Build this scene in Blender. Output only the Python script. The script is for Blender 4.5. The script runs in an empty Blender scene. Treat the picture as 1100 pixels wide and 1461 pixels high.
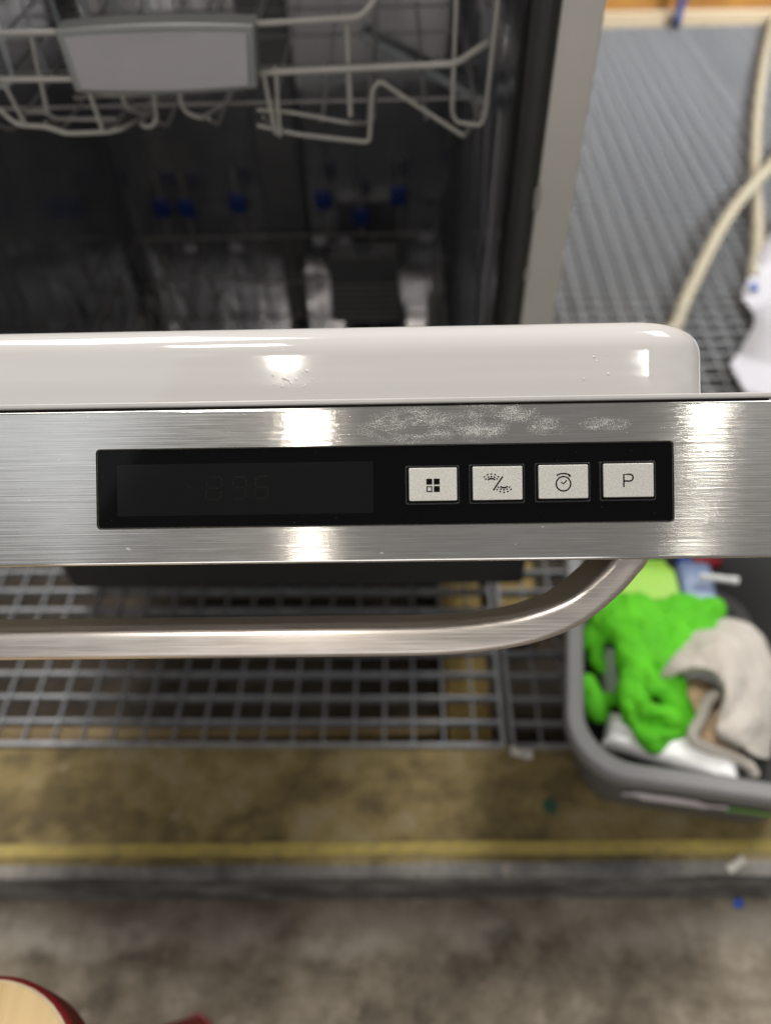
import bpy, bmesh, math, random
from mathutils import Vector, Matrix, noise
random.seed(7)
S = bpy.context.scene
C = S.collection
V = Vector
rad = math.radians

# ------------------------------------------------------------------ camera, light, exposure
pitch, roll, yaw = rad(49), rad(2.0), rad(1.6)
hd = V((-math.sin(yaw), math.cos(yaw), 0)); zz = V((0, 0, 1))
fw = hd * math.cos(pitch) - zz * math.sin(pitch)
up = hd * math.sin(pitch) + zz * math.cos(pitch)
rt = fw.cross(up)
cR = math.cos(roll) * rt - math.sin(roll) * up
cU = math.sin(roll) * rt + math.cos(roll) * up
cd = bpy.data.cameras.new('camera')
cam = bpy.data.objects.new('camera', cd); C.objects.link(cam)
m = Matrix((cR, cU, -fw)).transposed().to_4x4(); m.translation = V((0, 0, .87))
cam.matrix_world = m
cd.sensor_fit = 'HORIZONTAL'; cd.sensor_width = 36; cd.lens = 35.9
cd.clip_start = .01; cd.clip_end = 60
cd.dof.use_dof = True; cd.dof.focus_distance = .302; cd.dof.aperture_fstop = 7.0
S.camera = cam

w = bpy.data.worlds.new('World'); S.world = w; w.use_nodes = True
w.node_tree.nodes['Background'].inputs[0].default_value = (1.0, .97, .93, 1)
w.node_tree.nodes['Background'].inputs[1].default_value = .25

def lamp(name, loc, aim, shape, sx, sy, watts, col):
    l = bpy.data.lights.new(name, 'AREA'); l.shape = shape; l.size = sx
    if shape in ('RECTANGLE', 'ELLIPSE'): l.size_y = sy
    l.energy = watts; l.color = col
    o = bpy.data.objects.new(name, l); C.objects.link(o)
    o.location = loc
    o.rotation_euler = (V(aim) - V(loc)).to_track_quat('-Z', 'Y').to_euler()
    return o
AIM = (0, .3, .5)
lamp('hall_or_fill_lamp', (-0.643, -2.269, 5.146), AIM, 'DISK', .18, .18, 12, (1, .92, .80))
lamp('hall_or_fill_lamp', (2.131, -2.264, 5.082), AIM, 'DISK', .18, .18, 5, (1, .95, .86))
lamp('hall_or_fill_lamp', (-0.929, -5.626, 5.548), AIM, 'DISK', .26, .26, 9, (1, .90, .76))
lamp('hall_or_fill_lamp', (2.933, -5.62, 5.459), AIM, 'DISK', .26, .26, 4, (1, .94, .84))
lamp('fill_light', (-2.35, -2.3, 5.1), AIM, 'RECTANGLE', 1.5, 2.2, 7, (.93, .97, 1))  # added soft light, unseen; brightens the left end of the steel panel
lamp('fill_light', (3.7, -2.3, 5.0), AIM, 'RECTANGLE', 2.6, 2.2, 4, (1, .98, .93))  # likewise added, for a pale right end of the panel
lamp('fill_light', (-1.9, 3.2, 5.0), (.2, .4, 0), 'RECTANGLE', 2.2, 2.4, 150, (1, .97, .92))  # added overhead fill for the floor and ledge
lamp('hall_or_fill_lamp', (-.95, .30, 5.2), (-.1, .4, .3), 'RECTANGLE', .7, .7, 75, (1, .95, .88))  # fill lamp added above the opening to brighten the door's inner face
lamp('fill_light', (3.4, 3.0, 5.0), (.3, .4, 0), 'RECTANGLE', 2.0, 2.2, 200, (1, .97, .92))  # second overhead fill, added on the right
lamp('low_fill_light', (-.6, -6.5, 1.9), (0, .8, .3), 'RECTANGLE', 5.0, 2.4, 62, (1, .97, .94))  # added low fill for the tub and upright faces, no known opening
lamp('hall_or_fill_lamp', (3.5, .3, 3.2), (1.2, 2.45, 0), 'RECTANGLE', 1.2, .8, 36, (.93, .97, 1)).data.spread = rad(52)  # fill lamp added to brighten the far grating
S.view_settings.view_transform = 'Standard'; S.view_settings.look = 'None'
S.view_settings.exposure = .32; S.view_settings.gamma = 1
S.cycles.max_bounces = 8

# ------------------------------------------------------------------ materials
class NT:
    def __init__(s, name):
        s.m = bpy.data.materials.new(name); s.m.use_nodes = True
        s.t = s.m.node_tree; s.b = s.t.nodes['Principled BSDF']
    def n(s, typ, **k):
        nd = s.t.nodes.new(typ)
        for a, v in k.items():
            if a in nd.inputs: nd.inputs[a].default_value = v
            else: setattr(nd, a, v)
        return nd
    def l(s, a, b): s.t.links.new(a, b)
    def coord(s, scale=(1, 1, 1), loc=(0, 0, 0), rot=(0, 0, 0), which='Object'):
        tc = s.n('ShaderNodeTexCoord'); mp = s.n('ShaderNodeMapping')
        mp.inputs['Scale'].default_value = scale; mp.inputs['Location'].default_value = loc
        mp.inputs['Rotation'].default_value = rot
        s.l(tc.outputs[which], mp.inputs[0]); return mp.outputs[0]
    def noise(s, vec, scale=5, detail=4, rough=.55, dist=0):
        nd = s.n('ShaderNodeTexNoise'); nd.inputs['Scale'].default_value = scale
        nd.inputs['Detail'].default_value = detail; nd.inputs['Roughness'].default_value = rough
        nd.inputs['Distortion'].default_value = dist
        s.l(vec, nd.inputs['Vector']); return nd.outputs['Fac']
    def ramp(s, fac, stops):
        r = s.n('ShaderNodeValToRGB'); e = r.color_ramp.elements
        while len(e) < len(stops): e.new(.5)
        for i, (p, c) in enumerate(stops):
            e[i].position = p
            e[i].color = (c, c, c, 1) if isinstance(c, (int, float)) else (*c, 1)
        s.l(fac, r.inputs[0]); return r.outputs[0]
    def mix(s, fac, a, b, blend='MIX'):
        x = s.n('ShaderNodeMix', data_type='RGBA', blend_type=blend)
        for sock, v in ((x.inputs[0], fac), (x.inputs[6], a), (x.inputs[7], b)):
            if hasattr(v, 'is_output'): s.l(v, sock)
            elif isinstance(v, (int, float)): sock.default_value = v if sock == x.inputs[0] else (v, v, v, 1)
            else: sock.default_value = (*v, 1)
        return x.outputs[2]
    def math(s, op, a, b=0):
        x = s.n('ShaderNodeMath', operation=op)
        for i, v in enumerate((a, b)):
            if hasattr(v, 'is_output'): s.l(v, x.inputs[i])
            else: x.inputs[i].default_value = v
        return x.outputs[0]
    def bump(s, h, strength=.3, dist=.001):
        b = s.n('ShaderNodeBump'); b.inputs['Strength'].default_value = strength
        b.inputs['Distance'].default_value = dist
        s.l(h, b.inputs['Height']); s.l(b.outputs[0], s.b.inputs['Normal'])
    def set(s, **k):
        names = dict(base='Base Color', rough='Roughness', metal='Metallic', coat='Coat Weight', coatr='Coat Roughness',
                     spec='Specular IOR Level', aniso='Anisotropic', trans='Transmission Weight', ior='IOR', sheen='Sheen Weight',
                     sss='Subsurface Weight', alpha='Alpha', rot='Anisotropic Rotation')
        for a, v in k.items():
            sock = s.b.inputs[names[a]]
            if hasattr(v, 'is_output'): s.l(v, sock)
            elif isinstance(v, (tuple, list)): sock.default_value = (*v, 1)
            else: sock.default_value = v
        return s

def simple(name, col, rough=.5, metal=0, var=.12, scale=40, bump=0, **k):
    t = NT(name)
    f = t.noise(t.coord(), scale, 5, .6)
    lo = tuple(c * (1 - var) for c in col); hi = tuple(min(1, c * (1 + var)) for c in col)
    t.set(base=t.ramp(f, [(.3, lo), (.7, hi)]), rough=rough, metal=metal, **k)
    if bump: t.bump(f, bump, .001)
    return t.m

def brushed_steel(name, tint=(.51, .50, .48), spots=True, r0=.12, r1=.155, an=.98):
    t = NT(name)
    fine = t.noise(t.coord((22, 2600, 2600)), 1, 3, .6)
    wide = t.noise(t.coord((60, 700, 700), (3, 1, 0)), 1, 2, .5)
    blot = t.noise(t.coord((1, 1, 1)), 28, 4, .6)
    f = t.math('ADD', t.math('MULTIPLY', fine, .7), t.math('MULTIPLY', wide, .3))
    col = t.ramp(f, [(.32, tuple(c * .82 for c in tint)), (.5, tint), (.68, tuple(min(1, c * 1.2) for c in tint))])
    col = t.mix(t.ramp(blot, [(.35, 0.0), (.7, .10)]), col, (.78, .78, .8))
    rough = t.ramp(f, [(.3, r0), (.7, r1)])
    if spots:
        # dried water marks: fine pale crusts in a few patches along the rear edge, scattered specks elsewhere
        sx = t.n('ShaderNodeSeparateXYZ'); t.l(t.coord(), sx.inputs[0])
        def blob(x, y, rx, ry):
            a = t.math('DIVIDE', t.math('SUBTRACT', sx.outputs[0], x), rx)
            b = t.math('DIVIDE', t.math('SUBTRACT', sx.outputs[1], y), ry)
            r = t.math('ADD', t.math('MULTIPLY', a, a), t.math('MULTIPLY', b, b))
            return t.math('MAXIMUM', t.math('SUBTRACT', 1, r), 0)
        g = blob(.011, .0335, .024, .008)
        for a in ((.037, .0345, .013, .009), (.052, .0375, .012, .004), (.064, .0325, .010, .004), (-.03, .031, .012, .005), (.085, .033, .012, .003)):
            g = t.math('MAXIMUM', g, blob(*a))
        sp = t.noise(t.coord((1, 1.2, 1)), 2400, 2, .7)
        pat = t.noise(t.coord((.7, 1.6, 1), (2, 0, 0)), 130, 4, .7)
        dens = t.math('MULTIPLY', t.math('MINIMUM', t.math('MULTIPLY', g, 1.6), 1), t.ramp(pat, [(.40, 0.), (.62, 1.)]))
        mk = t.math('MINIMUM', t.math('MAXIMUM', t.math('MULTIPLY', t.math('SUBTRACT', t.math('ADD', sp, t.math('MULTIPLY', dens, .15)), .61), 14), 0), 1)
        mk = t.math('MULTIPLY', mk, t.math('MINIMUM', t.math('MULTIPLY', dens, 6), 1))
        sp2 = t.ramp(t.noise(t.coord((.6, 1, 1), (5, 0, 0)), 420, 2, .5), [(.735, 0.), (.76, .5)])
        mk = t.math('MAXIMUM', t.math('MULTIPLY', mk, .85), sp2)
        col = t.mix(mk, col, (.72, .71, .68))
        t.set(metal=t.math('SUBTRACT', 1, t.math('MULTIPLY', mk, .8)))
    else:
        t.set(metal=1.0)
    t.set(base=col, rough=rough, aniso=an)
    tg = t.n('ShaderNodeTangent', direction_type='UV_MAP'); t.l(tg.outputs[0], t.b.inputs['Tangent'])
    t.bump(t.math('ADD', t.noise(t.coord((3, 1100, 1100)), 1, 2, .5), t.math('MULTIPLY', f, .2)), .11, .0004)
    return t.m

M = {}
M['steel'] = brushed_steel('brushed_stainless_steel')
M['handle_steel'] = brushed_steel('brushed_handle_steel', (.52, .475, .44), False, .30, .40, .7)
def mk_liner():
    t = NT('glossy_white_enamel')
    f = t.noise(t.coord((3, 120, 120)), 1, 3, .5)
    drop = t.ramp(t.noise(t.coord(), 520, 2, .5), [(.74, 0.), (.78, 1.)])
    t.set(base=t.ramp(f, [(.35, (.475, .462, .452)), (.65, (.515, .502, .492))]), rough=t.ramp(f, [(.3, .04), (.7, .08)]))
    h = t.math('ADD', t.math('MULTIPLY', t.noise(t.coord((4, 90, 90), (1, 0, 0)), 1, 2, .5), .5), t.math('MULTIPLY', drop, .4))
    t.bump(h, .12, .0008)
    return t.m
M['liner'] = mk_liner()
M['trim'] = simple('grey_edge_trim', (.42, .41, .40), .35, 0, .05)
M['droplet'] = simple('clear_water', (.55, .54, .53), .03, 0, .01)
M['gap'] = simple('dark_seam', (.02, .012, .009), .7)
def mk_glass():
    t = NT('black_panel_glass')
    dust = t.ramp(t.noise(t.coord(), 900, 2, .5), [(.76, 0.), (.80, .35)])
    t.set(base=t.mix(dust, (.0022, .0023, .0027), (.25, .24, .22)), rough=t.math('ADD', .05, t.math('MULTIPLY', dust, .5)), spec=.1)
    return t.m
M['glass'] = mk_glass()
M['window'] = simple('smoked_display_window', (.0052, .0052, .0056), .12, 0, .05, spec=.15)
M['ghost'] = simple('unlit_display_segment', (.0067, .0063, .0063), .2, 0, .05, spec=.15)
M['edge'] = simple('worn_glass_edge', (.05, .042, .032), .4, 0, .6, 600)
def mk_button():
    t = NT('satin_silver_button')
    f = t.noise(t.coord(), 1900, 2, .6); g = t.noise(t.coord(), 350, 3, .6)
    c = t.ramp(f, [(.34, (.47, .46, .425)), (.5, (.515, .505, .47)), (.66, (.585, .575, .54))])
    t.set(base=c, rough=.42, metal=.45); t.bump(f, .25, .0003)
    return t.m
M['button'] = mk_button()
M['bezel'] = simple('button_surround', (.012, .012, .013), .22, 0, .3, 500)
M['print'] = simple('black_icon_print', (.004, .004, .004), .8, spec=.05)
M['front_flange'] = simple('satin_flange_steel', (.43, .415, .39), .5, .35, .04, 8)
M['seal'] = simple('black_rubber_seal', (.008, .008, .008), .45, 0, .3)
def mk_tub():
    t = NT('dark_tub_steel')
    f = t.noise(t.coord((1, 1, .3)), 9, 4, .6); g = t.noise(t.coord((1, 1, 1)), 40, 3, .6)
    t.set(base=t.ramp(f, [(.3, (.40, .40, .42)), (.7, (.60, .60, .62))]), metal=.84, rough=t.ramp(g, [(.3, .07), (.7, .17)]))
    t.bump(t.noise(t.coord((1, 1, .25)), 14, 2, .5), .25, .01)
    return t.m
M['tub'] = mk_tub()
M['shell'] = simple('galvanised_shell', (.3, .3, .3), .5, .6)
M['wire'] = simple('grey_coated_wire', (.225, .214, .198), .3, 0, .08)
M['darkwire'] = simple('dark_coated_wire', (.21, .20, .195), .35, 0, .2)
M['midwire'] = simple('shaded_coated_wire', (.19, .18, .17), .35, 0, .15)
M['cupwire'] = simple('blue_grey_wire', (.24, .26, .285), .4, 0, .2)
M['rack_handle'] = simple('grey_handle_plastic', (.125, .13, .128), .4, 0, .06)
M['plate'] = simple('pale_grey_plate', (.21, .20, .21), .45, 0, .04, 30)
M['duct'] = simple('dark_grey_duct', (.10, .10, .105), .4)
M['blueclip'] = simple('blue_plastic_clip', (.012, .03, .17), .35)
M['base'] = simple('black_base_panel', (.022, .022, .024), .5)
def mk_grate():
    t = NT('galvanised_grating')
    f = t.noise(t.coord(), 45, 4, .6)
    t.set(base=t.ramp(f, [(.3, (.19, .20, .215)), (.55, (.28, .29, .31)), (.75, (.40, .41, .42))]), rough=.5, metal=.3)
    return t.m
M['grate'] = mk_grate()
def mk_concrete(name, stops, stretch, speck, band=None):
    t = NT(name)
    big = t.noise(t.coord(stretch), 5.5, 6, .62, .4)
    mid = t.noise(t.coord((1, 1, 1), (3, 2, 0)), 24, 6, .65)
    fine = t.noise(t.coord(), 260, 3, .6)
    f = t.math('ADD', t.math('MULTIPLY', big, .62), t.math('MULTIPLY', mid, .38))
    c = t.ramp(f, stops)
    c = t.mix(t.ramp(fine, [(.3, .28), (.6, 0.)]), c, tuple(x * .4 for x in stops[0][1]))
    c = t.mix(t.ramp(t.noise(t.coord((1, 1, 1), (9, 4, 0)), 34, 3, .5), [(.66, 0.), (.76, .6)]), c, speck)
    if band:                                                    # pale worn strip with ragged edges
        sx = t.n('ShaderNodeSeparateXYZ'); t.l(t.coord(), sx.inputs[0])
        y = t.math('ADD', sx.outputs[1], t.math('MULTIPLY', t.math('SUBTRACT', mid, .5), .05))
        d = t.math('SUBTRACT', 1, t.math('DIVIDE', t.math('ABSOLUTE', t.math('SUBTRACT', y, band[0])), band[1]))
        w_ = t.math('MULTIPLY', t.ramp(d, [(0., 0.), (.8, .75)]), t.ramp(t.noise(t.coord((1, 1, 1), (1, 7, 0)), 14, 4, .6), [(.40, 0.), (.60, 1.)]))
        c = t.mix(w_, c, band[2])
    t.set(base=c, rough=.85)
    t.bump(t.math('ADD', mid, t.math('MULTIPLY', fine, .5)), .4, .003)
    return t.m
M['ledge'] = mk_concrete('stained_ochre_concrete', [(.36, (.055, .041, .018)), (.45, (.145, .108, .045)), (.52, (.245, .185, .075)), (.63, (.32, .275, .18))], (.8, 1.3, 1), (.36, .32, .25))
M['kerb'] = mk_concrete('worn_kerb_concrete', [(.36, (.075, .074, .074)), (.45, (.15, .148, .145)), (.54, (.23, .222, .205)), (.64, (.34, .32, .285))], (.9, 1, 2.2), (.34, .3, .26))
M['kerb_face'] = mk_concrete('shade_toned_kerb_face', [(.38, (.035, .033, .031)), (.46, (.085, .082, .080)), (.53, (.16, .155, .150)), (.64, (.25, .235, .21))], (.55, 1, 1.4), (.22, .2, .17))  # darker than the kerb edge: riser shade put into the colour, plus stains
M['floor'] = mk_concrete('grey_brown_concrete', [(.35, (.062, .050, .035)), (.45, (.15, .125, .090)), (.53, (.235, .20, .152)), (.63, (.38, .33, .265))], (1, 1.5, 1), (.34, .29, .24), (.208, .028, (.36, .33, .28)))
def mk_yellow():
    t = NT('worn_yellow_paint')
    f = t.noise(t.coord((1, 1.2, 1)), 55, 5, .65)
    t.set(base=t.ramp(f, [(.3, (.17, .145, .075)), (.42, (.33, .26, .075)), (.7, (.42, .325, .075))]), rough=.7)
    return t.m
M['yellow'] = mk_yellow()
M['pit'] = simple('dark_pit_floor', (.055, .043, .030), .9, 0, .5, 12)
def mk_wood(name, a, b, sc=(3, 40, 40), rough=.6, **k):
    t = NT(name)
    f = t.noise(t.coord(sc), 1.2, 5, .6, .6)
    t.set(base=t.ramp(f, [(.3, a), (.7, b)]), rough=rough, **k); t.bump(f, .15, .002)
    return t.m
M['yplank'] = mk_wood('yellowed_timber', (.36, .24, .06), (.58, .42, .14), (40, 3, 40))
M['bplank'] = mk_wood('brown_timber', (.20, .135, .06), (.36, .255, .12))
M['orange_wood'] = mk_wood('varnished_orange_wood', (.24, .10, .014), (.40, .19, .035), (5, 40, 14))
M['pale_wood'] = mk_wood('pale_timber_edge', (.42, .32, .20), (.55, .44, .30))
M['seat_wood'] = mk_wood('light_birch_ply', (.62, .42, .17), (.80, .58, .28), (45, 4, 45), .4)
M['seat_edge'] = simple('pale_seat_edge', (.75, .62, .42), .5)
M['red'] = simple('red_painted_wood', (.22, .012, .016), .45)
M['bin'] = simple('grey_bin_plastic', (.105, .105, .105), .5, 0, .08, 25)
M['rim'] = simple('light_bin_rim', (.175, .175, .178), .5, 0, .07, 25)
def mk_cloth(name, lo, hi, sc=420, rough=.95, sheen=.2, st=.5):
    t = NT(name)
    f = t.noise(t.coord(), sc, 4, .7); g = t.noise(t.coord(), 30, 3, .5)
    t.set(base=t.ramp(t.math('ADD', t.math('MULTIPLY', f, .6), t.math('MULTIPLY', g, .4)), [(.35, lo), (.65, hi)]), rough=rough, sheen=sheen)
    t.bump(f, st, .002)
    return t.m
M['green'] = mk_cloth('bright_green_cloth', (.06, .39, .004), (.115, .59, .008), 300, .8, .0)
M['lime'] = simple('lime_plastic', (.29, .56, .05), .45, 0, .06)
M['towel'] = mk_cloth('beige_terry', (.47, .43, .38), (.66, .61, .55))
M['tan'] = mk_cloth('tan_suede', (.64, .44, .26), (.78, .57, .37), 120)
M['packet'] = simple('white_packet_film', (.88, .88, .89), .35, 0, .05, 20, .4)
M['pink'] = simple('pink_print', (.72, .25, .25), .5)
M['bluepack'] = simple('pale_blue_packaging', (.20, .26, .42), .3, 0, .2, 30)
M['darkblue'] = simple('dark_blue_print', (.02, .06, .36), .4)
M['redprint'] = simple('dark_red_packaging', (.30, .012, .018), .4)
M['silverfoil'] = simple('pale_bottle_cap', (.62, .62, .62), .3)
M['cup'] = simple('cloudy_grey_plastic', (.30, .36, .30), .2, 0, .1, 30, 0, alpha=.75)
M['hose'] = simple('cream_corrugated_hose', (.26, .228, .165), .55, 0, .1, 60)
M['sheet'] = simple('white_plastic_sheet', (.36, .355, .385), .4, 0, .04, 12)
M['bluepaint'] = simple('blue_painted_steel', (.02, .06, .24), .4)
M['rubberblack'] = simple('black_rubber', (.012, .012, .012), .7)
M['greenpaint'] = simple('dark_green_paint_spot', (.02, .07, .045), .7)
M['litter'] = simple('white_paper', (.66, .64, .60), .8, 0, .1)
M['bluebit'] = simple('blue_plastic_bit', (.03, .10, .50), .4)
M['black'] = simple('black_plastic', (.014, .014, .016), .5)
M['violet'] = simple('dark_violet_plastic', (.05, .03, .09), .5)

# ------------------------------------------------------------------ builders
def link(name, bm, mat, parent=None, smooth=True, mw=None, kind=None, bevel=0, seg=2):
    me = bpy.data.meshes.new(name)
    bmesh.ops.recalc_face_normals(bm, faces=bm.faces)
    bm.to_mesh(me); bm.free()
    o = bpy.data.objects.new(name, me); C.objects.link(o)
    for x in (mat if isinstance(mat, list) else [mat]): me.materials.append(x)
    if smooth:
        for p in me.polygons: p.use_smooth = True
        try: me.set_sharp_from_angle(angle=rad(35))
        except Exception: pass
    if bevel:
        b = o.modifiers.new('bevel', 'BEVEL'); b.width = bevel; b.segments = seg; b.limit_method = 'ANGLE'; b.angle_limit = rad(40)
    if mw is not None: o.matrix_world = mw
    if parent is not None:
        o.parent = parent
    if kind: o['kind'] = kind
    return o

def thing(name, label, cat, loc=(0, 0, 0), rz=0, group=None):
    o = bpy.data.objects.new(name, None); C.objects.link(o); o.empty_display_size = .05
    o.location = loc; o.rotation_euler = (0, 0, rz)
    return tag(o, label, cat, group)
def tag(o, label, cat, group=None):
    o['label'] = label; o['category'] = cat
    if group: o['group'] = group
    return o

def box(bm, a, b):
    r = bmesh.ops.create_cube(bm, size=1)
    ctr = [(a[i] + b[i]) / 2 for i in range(3)]; sz = [abs(b[i] - a[i]) for i in range(3)]
    for v in r['verts']: v.co = V((ctr[0] + v.co.x * sz[0], ctr[1] + v.co.y * sz[1], ctr[2] + v.co.z * sz[2]))
    return r['verts']
def bx(*ab):
    bm = bmesh.new()
    for i in range(0, len(ab), 2): box(bm, ab[i], ab[i + 1])
    return bm

def catmull(pts, n):
    pts = [V(p) for p in pts]; out = []
    for i in range(len(pts) - 1):
        p0 = pts[max(i - 1, 0)]; p1 = pts[i]; p2 = pts[i + 1]; p3 = pts[min(i + 2, len(pts) - 1)]
        for k in range(n):
            t = k / n
            out.append(.5 * ((2 * p1) + (p2 - p0) * t + (2 * p0 - 5 * p1 + 4 * p2 - p3) * t * t + (3 * p1 - p0 - 3 * p2 + p3) * t ** 3))
    out.append(pts[-1]); return out
def fillet(pts, r, n=4):
    pts = [V(p) for p in pts]; out = [pts[0]]
    for i in range(1, len(pts) - 1):
        a = pts[i - 1] - pts[i]; b = pts[i + 1] - pts[i]
        rr = min(r, a.length * .45, b.length * .45)
        p, q = pts[i] + a.normalized() * rr, pts[i] + b.normalized() * rr
        for k in range(n + 1):
            t = k / n; out.append(p.lerp(pts[i], t).lerp(pts[i].lerp(q, t), t))
    out.append(pts[-1]); return out
def sweep(bm, path, prof, side=None, closed_prof=True, cap=True, scale=None):
    """prof: list of (a, b) offsets along (side, normal)."""
    rings = []; prev = None
    for i, p in enumerate(path):
        t = (path[min(i + 1, len(path) - 1)] - path[max(i - 1, 0)]).normalized()
        if side is not None:
            n = V(side); n = (n - t * n.dot(t)).normalized(); b = t.cross(n)
        else:
            if prev is None:
                a = V((0, 0, 1)) if abs(t.z) < .9 else V((1, 0, 0))
                n = (a - t * a.dot(t)).normalized()
            else: n = (prev - t * prev.dot(t)).normalized()
            prev = n; b = t.cross(n)
        s = scale[i] if scale else 1
        rings.append([bm.verts.new(p + n * (q[0] * s) + b * (q[1] * s)) for q in prof])
    m = len(prof)
    for r0, r1 in zip(rings, rings[1:]):
        for k in range(m):
            bm.faces.new((r0[k], r0[(k + 1) % m], r1[(k + 1) % m], r1[k]))
    if cap:
        bm.faces.new(rings[0][::-1]); bm.faces.new(rings[-1])
    return rings
def circ(r, n=8): return [(r * math.cos(2 * math.pi * k / n), r * math.sin(2 * math.pi * k / n)) for k in range(n)]
def tube(pts, r, n=8, f=0):
    bm = bmesh.new(); p = fillet(pts, f) if f else [V(q) for q in pts]
    sweep(bm, p, circ(r, n)); return bm
def rrect(x0, y0, x1, y1, r, n=5):
    o = []
    for cx, cy, a in ((x1 - r, y1 - r, 0), (x0 + r, y1 - r, 90), (x0 + r, y0 + r, 180), (x1 - r, y0 + r, 270)):
        for k in range(n + 1):
            t = rad(a + 90 * k / n); o.append((cx + r * math.cos(t), cy + r * math.sin(t)))
    return o
def prism(bm, outline, z0, z1, top=True, bottom=True):
    a = [bm.verts.new((x, y, z0)) for x, y in outline]; b = [bm.verts.new((x, y, z1)) for x, y in outline]
    n = len(a)
    for k in range(n): bm.faces.new((a[k], a[(k + 1) % n], b[(k + 1) % n], b[k]))
    if bottom: bm.faces.new(a[::-1])
    if top: bm.faces.new(b)
    return a, b
def ring_mesh(bm, outer, inner, z0, z1):
    def lay(z): return [bm.verts.new((x, y, z)) for x, y in outer], [bm.verts.new((x, y, z)) for x, y in inner]
    o0, i0 = lay(z0); o1, i1 = lay(z1); n = len(o0)
    for k in range(n):
        j = (k + 1) % n
        bm.faces.new((o1[k], o1[j], i1[j], i1[k])); bm.faces.new((o0[k], i0[k], i0[j], o0[j]))
        bm.faces.new((o0[k], o0[j], o1[j], o1[k])); bm.faces.new((i0[k], i1[k], i1[j], i0[j]))
def ribbon(bm, pts, wd, z0, z1, closed=False):
    pts = [V((p[0], p[1])) for p in pts]; n = len(pts); L = []
    for i, p in enumerate(pts):
        a = pts[(i - 1) % n] if closed else pts[max(i - 1, 0)]; b = pts[(i + 1) % n] if closed else pts[min(i + 1, n - 1)]
        t = (b - a).normalized(); nn = V((-t.y, t.x)) * wd / 2
        L.append([bm.verts.new((q.x, q.y, z)) for z in (z0, z1) for q in (p + nn, p - nn)])
    for i in range(n if closed else n - 1):
        a, b = L[i], L[(i + 1) % n]
        bm.faces.new((a[2], a[3], b[3], b[2])); bm.faces.new((a[0], b[0], b[1], a[1]))
        bm.faces.new((a[0], a[2], b[2], b[0])); bm.faces.new((a[1], b[1], b[3], a[3]))
    if not closed:
        bm.faces.new((L[0][0], L[0][1], L[0][3], L[0][2])); bm.faces.new((L[-1][0], L[-1][2], L[-1][3], L[-1][1]))
def arc(cx, cy, r, a0, a1, n=16): return [(cx + r * math.cos(rad(a0 + (a1 - a0) * k / n)), cy + r * math.sin(rad(a0 + (a1 - a0) * k / n))) for k in range(n + 1)]
def uv_from(o, fu):
    me = o.data; uv = me.uv_layers.new(name='UVMap')
    for lp in me.loops: uv.data[lp.index].uv = fu(me.vertices[lp.vertex_index].co)

# ------------------------------------------------------------------ setting: kerb step, floors, pit
def grid_sheet(x0, y0, x1, y1, nx, ny, z, amp, sc):
    bm = bmesh.new(); bmesh.ops.create_grid(bm, x_segments=nx, y_segments=ny, size=.5)
    for v in bm.verts:
        x = x0 + (v.co.x + .5) * (x1 - x0); y = y0 + (v.co.y + .5) * (y1 - y0)
        v.co = V((x, y, z + amp * noise.noise(V((x * sc, y * sc, 3)))))
    return bm
link('lower_floor', grid_sheet(-4, -3, 5, .246, 60, 60, -.092, .002, 8), M['floor'], kind='structure')
# raised ledge: swept section with a worn, rounded nose
bm = bmesh.new()
N = 160; rows = []
for i in range(N + 1):
    x = -4 + 9 * i / N
    wv = .0022 * noise.noise(V((x * 9, 0, 0))) + .0035 * noise.noise(V((x * 2.1, 5, 0)))
    sec = [(.392, -.4), (.392, -.006), (.285, -.004), (.2565 + wv, -.004)]
    rows.append([bm.verts.new((x, y, z)) for y, z in sec])
for a, b in zip(rows, rows[1:]):
    for k in range(len(a) - 1): bm.faces.new((a[k], b[k], b[k + 1], a[k + 1]))
link('concrete_ledge', bm, M['ledge'], kind='structure')
bm = bmesh.new(); rows = []
for i in range(N + 1):
    x = -4 + 9 * i / N
    wv = .0022 * noise.noise(V((x * 9, 0, 0))) + .0035 * noise.noise(V((x * 2.1, 5, 0)))
    ch = .003 * noise.noise(V((x * 14, 8, 0)))
    sec = [(.2565 + wv, -.004), (.249 + ch, -.006), (.2445 + ch, -.010)]
    rows.append([bm.verts.new((x, y, z)) for y, z in sec])
for a, b in zip(rows, rows[1:]):
    for k in range(len(a) - 1): bm.faces.new((a[k], b[k], b[k + 1], a[k + 1]))
link('kerb_edge', bm, M['kerb'], kind='structure')
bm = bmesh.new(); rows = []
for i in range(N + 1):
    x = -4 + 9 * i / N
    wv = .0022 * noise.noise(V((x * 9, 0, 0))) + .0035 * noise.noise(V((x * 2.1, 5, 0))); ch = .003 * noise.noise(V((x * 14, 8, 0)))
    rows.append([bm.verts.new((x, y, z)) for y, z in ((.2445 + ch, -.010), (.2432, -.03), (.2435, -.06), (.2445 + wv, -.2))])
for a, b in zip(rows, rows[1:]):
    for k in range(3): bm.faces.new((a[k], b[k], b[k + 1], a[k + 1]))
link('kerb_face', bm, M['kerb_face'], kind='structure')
bm = bmesh.new(); rows = []
for i in range(241):
    x = -4 + 9 * i / 240; a = .0016 * noise.noise(V((x * 30, 1, 0))); b = .0016 * noise.noise(V((x * 26, 9, 0)))
    o = .0030 + .0015 * x
    rows.append([bm.verts.new((x, y, z)) for y, z in ((.2625 + o + a, -.0045), (.2629 + o + a, -.0022), (.2758 + o + b, -.0022), (.2762 + o + b, -.0045))])
for a, b in zip(rows, rows[1:]):
    for k in range(3): bm.faces.new((a[k], b[k], b[k + 1], a[k + 1]))
link('yellow_line', bm, M['yellow'], kind='structure')
link('pit_floor', grid_sheet(-4, .392, 5, 3.2, 30, 30, -.17, .004, 4), M['pit'], kind='structure')

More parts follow.
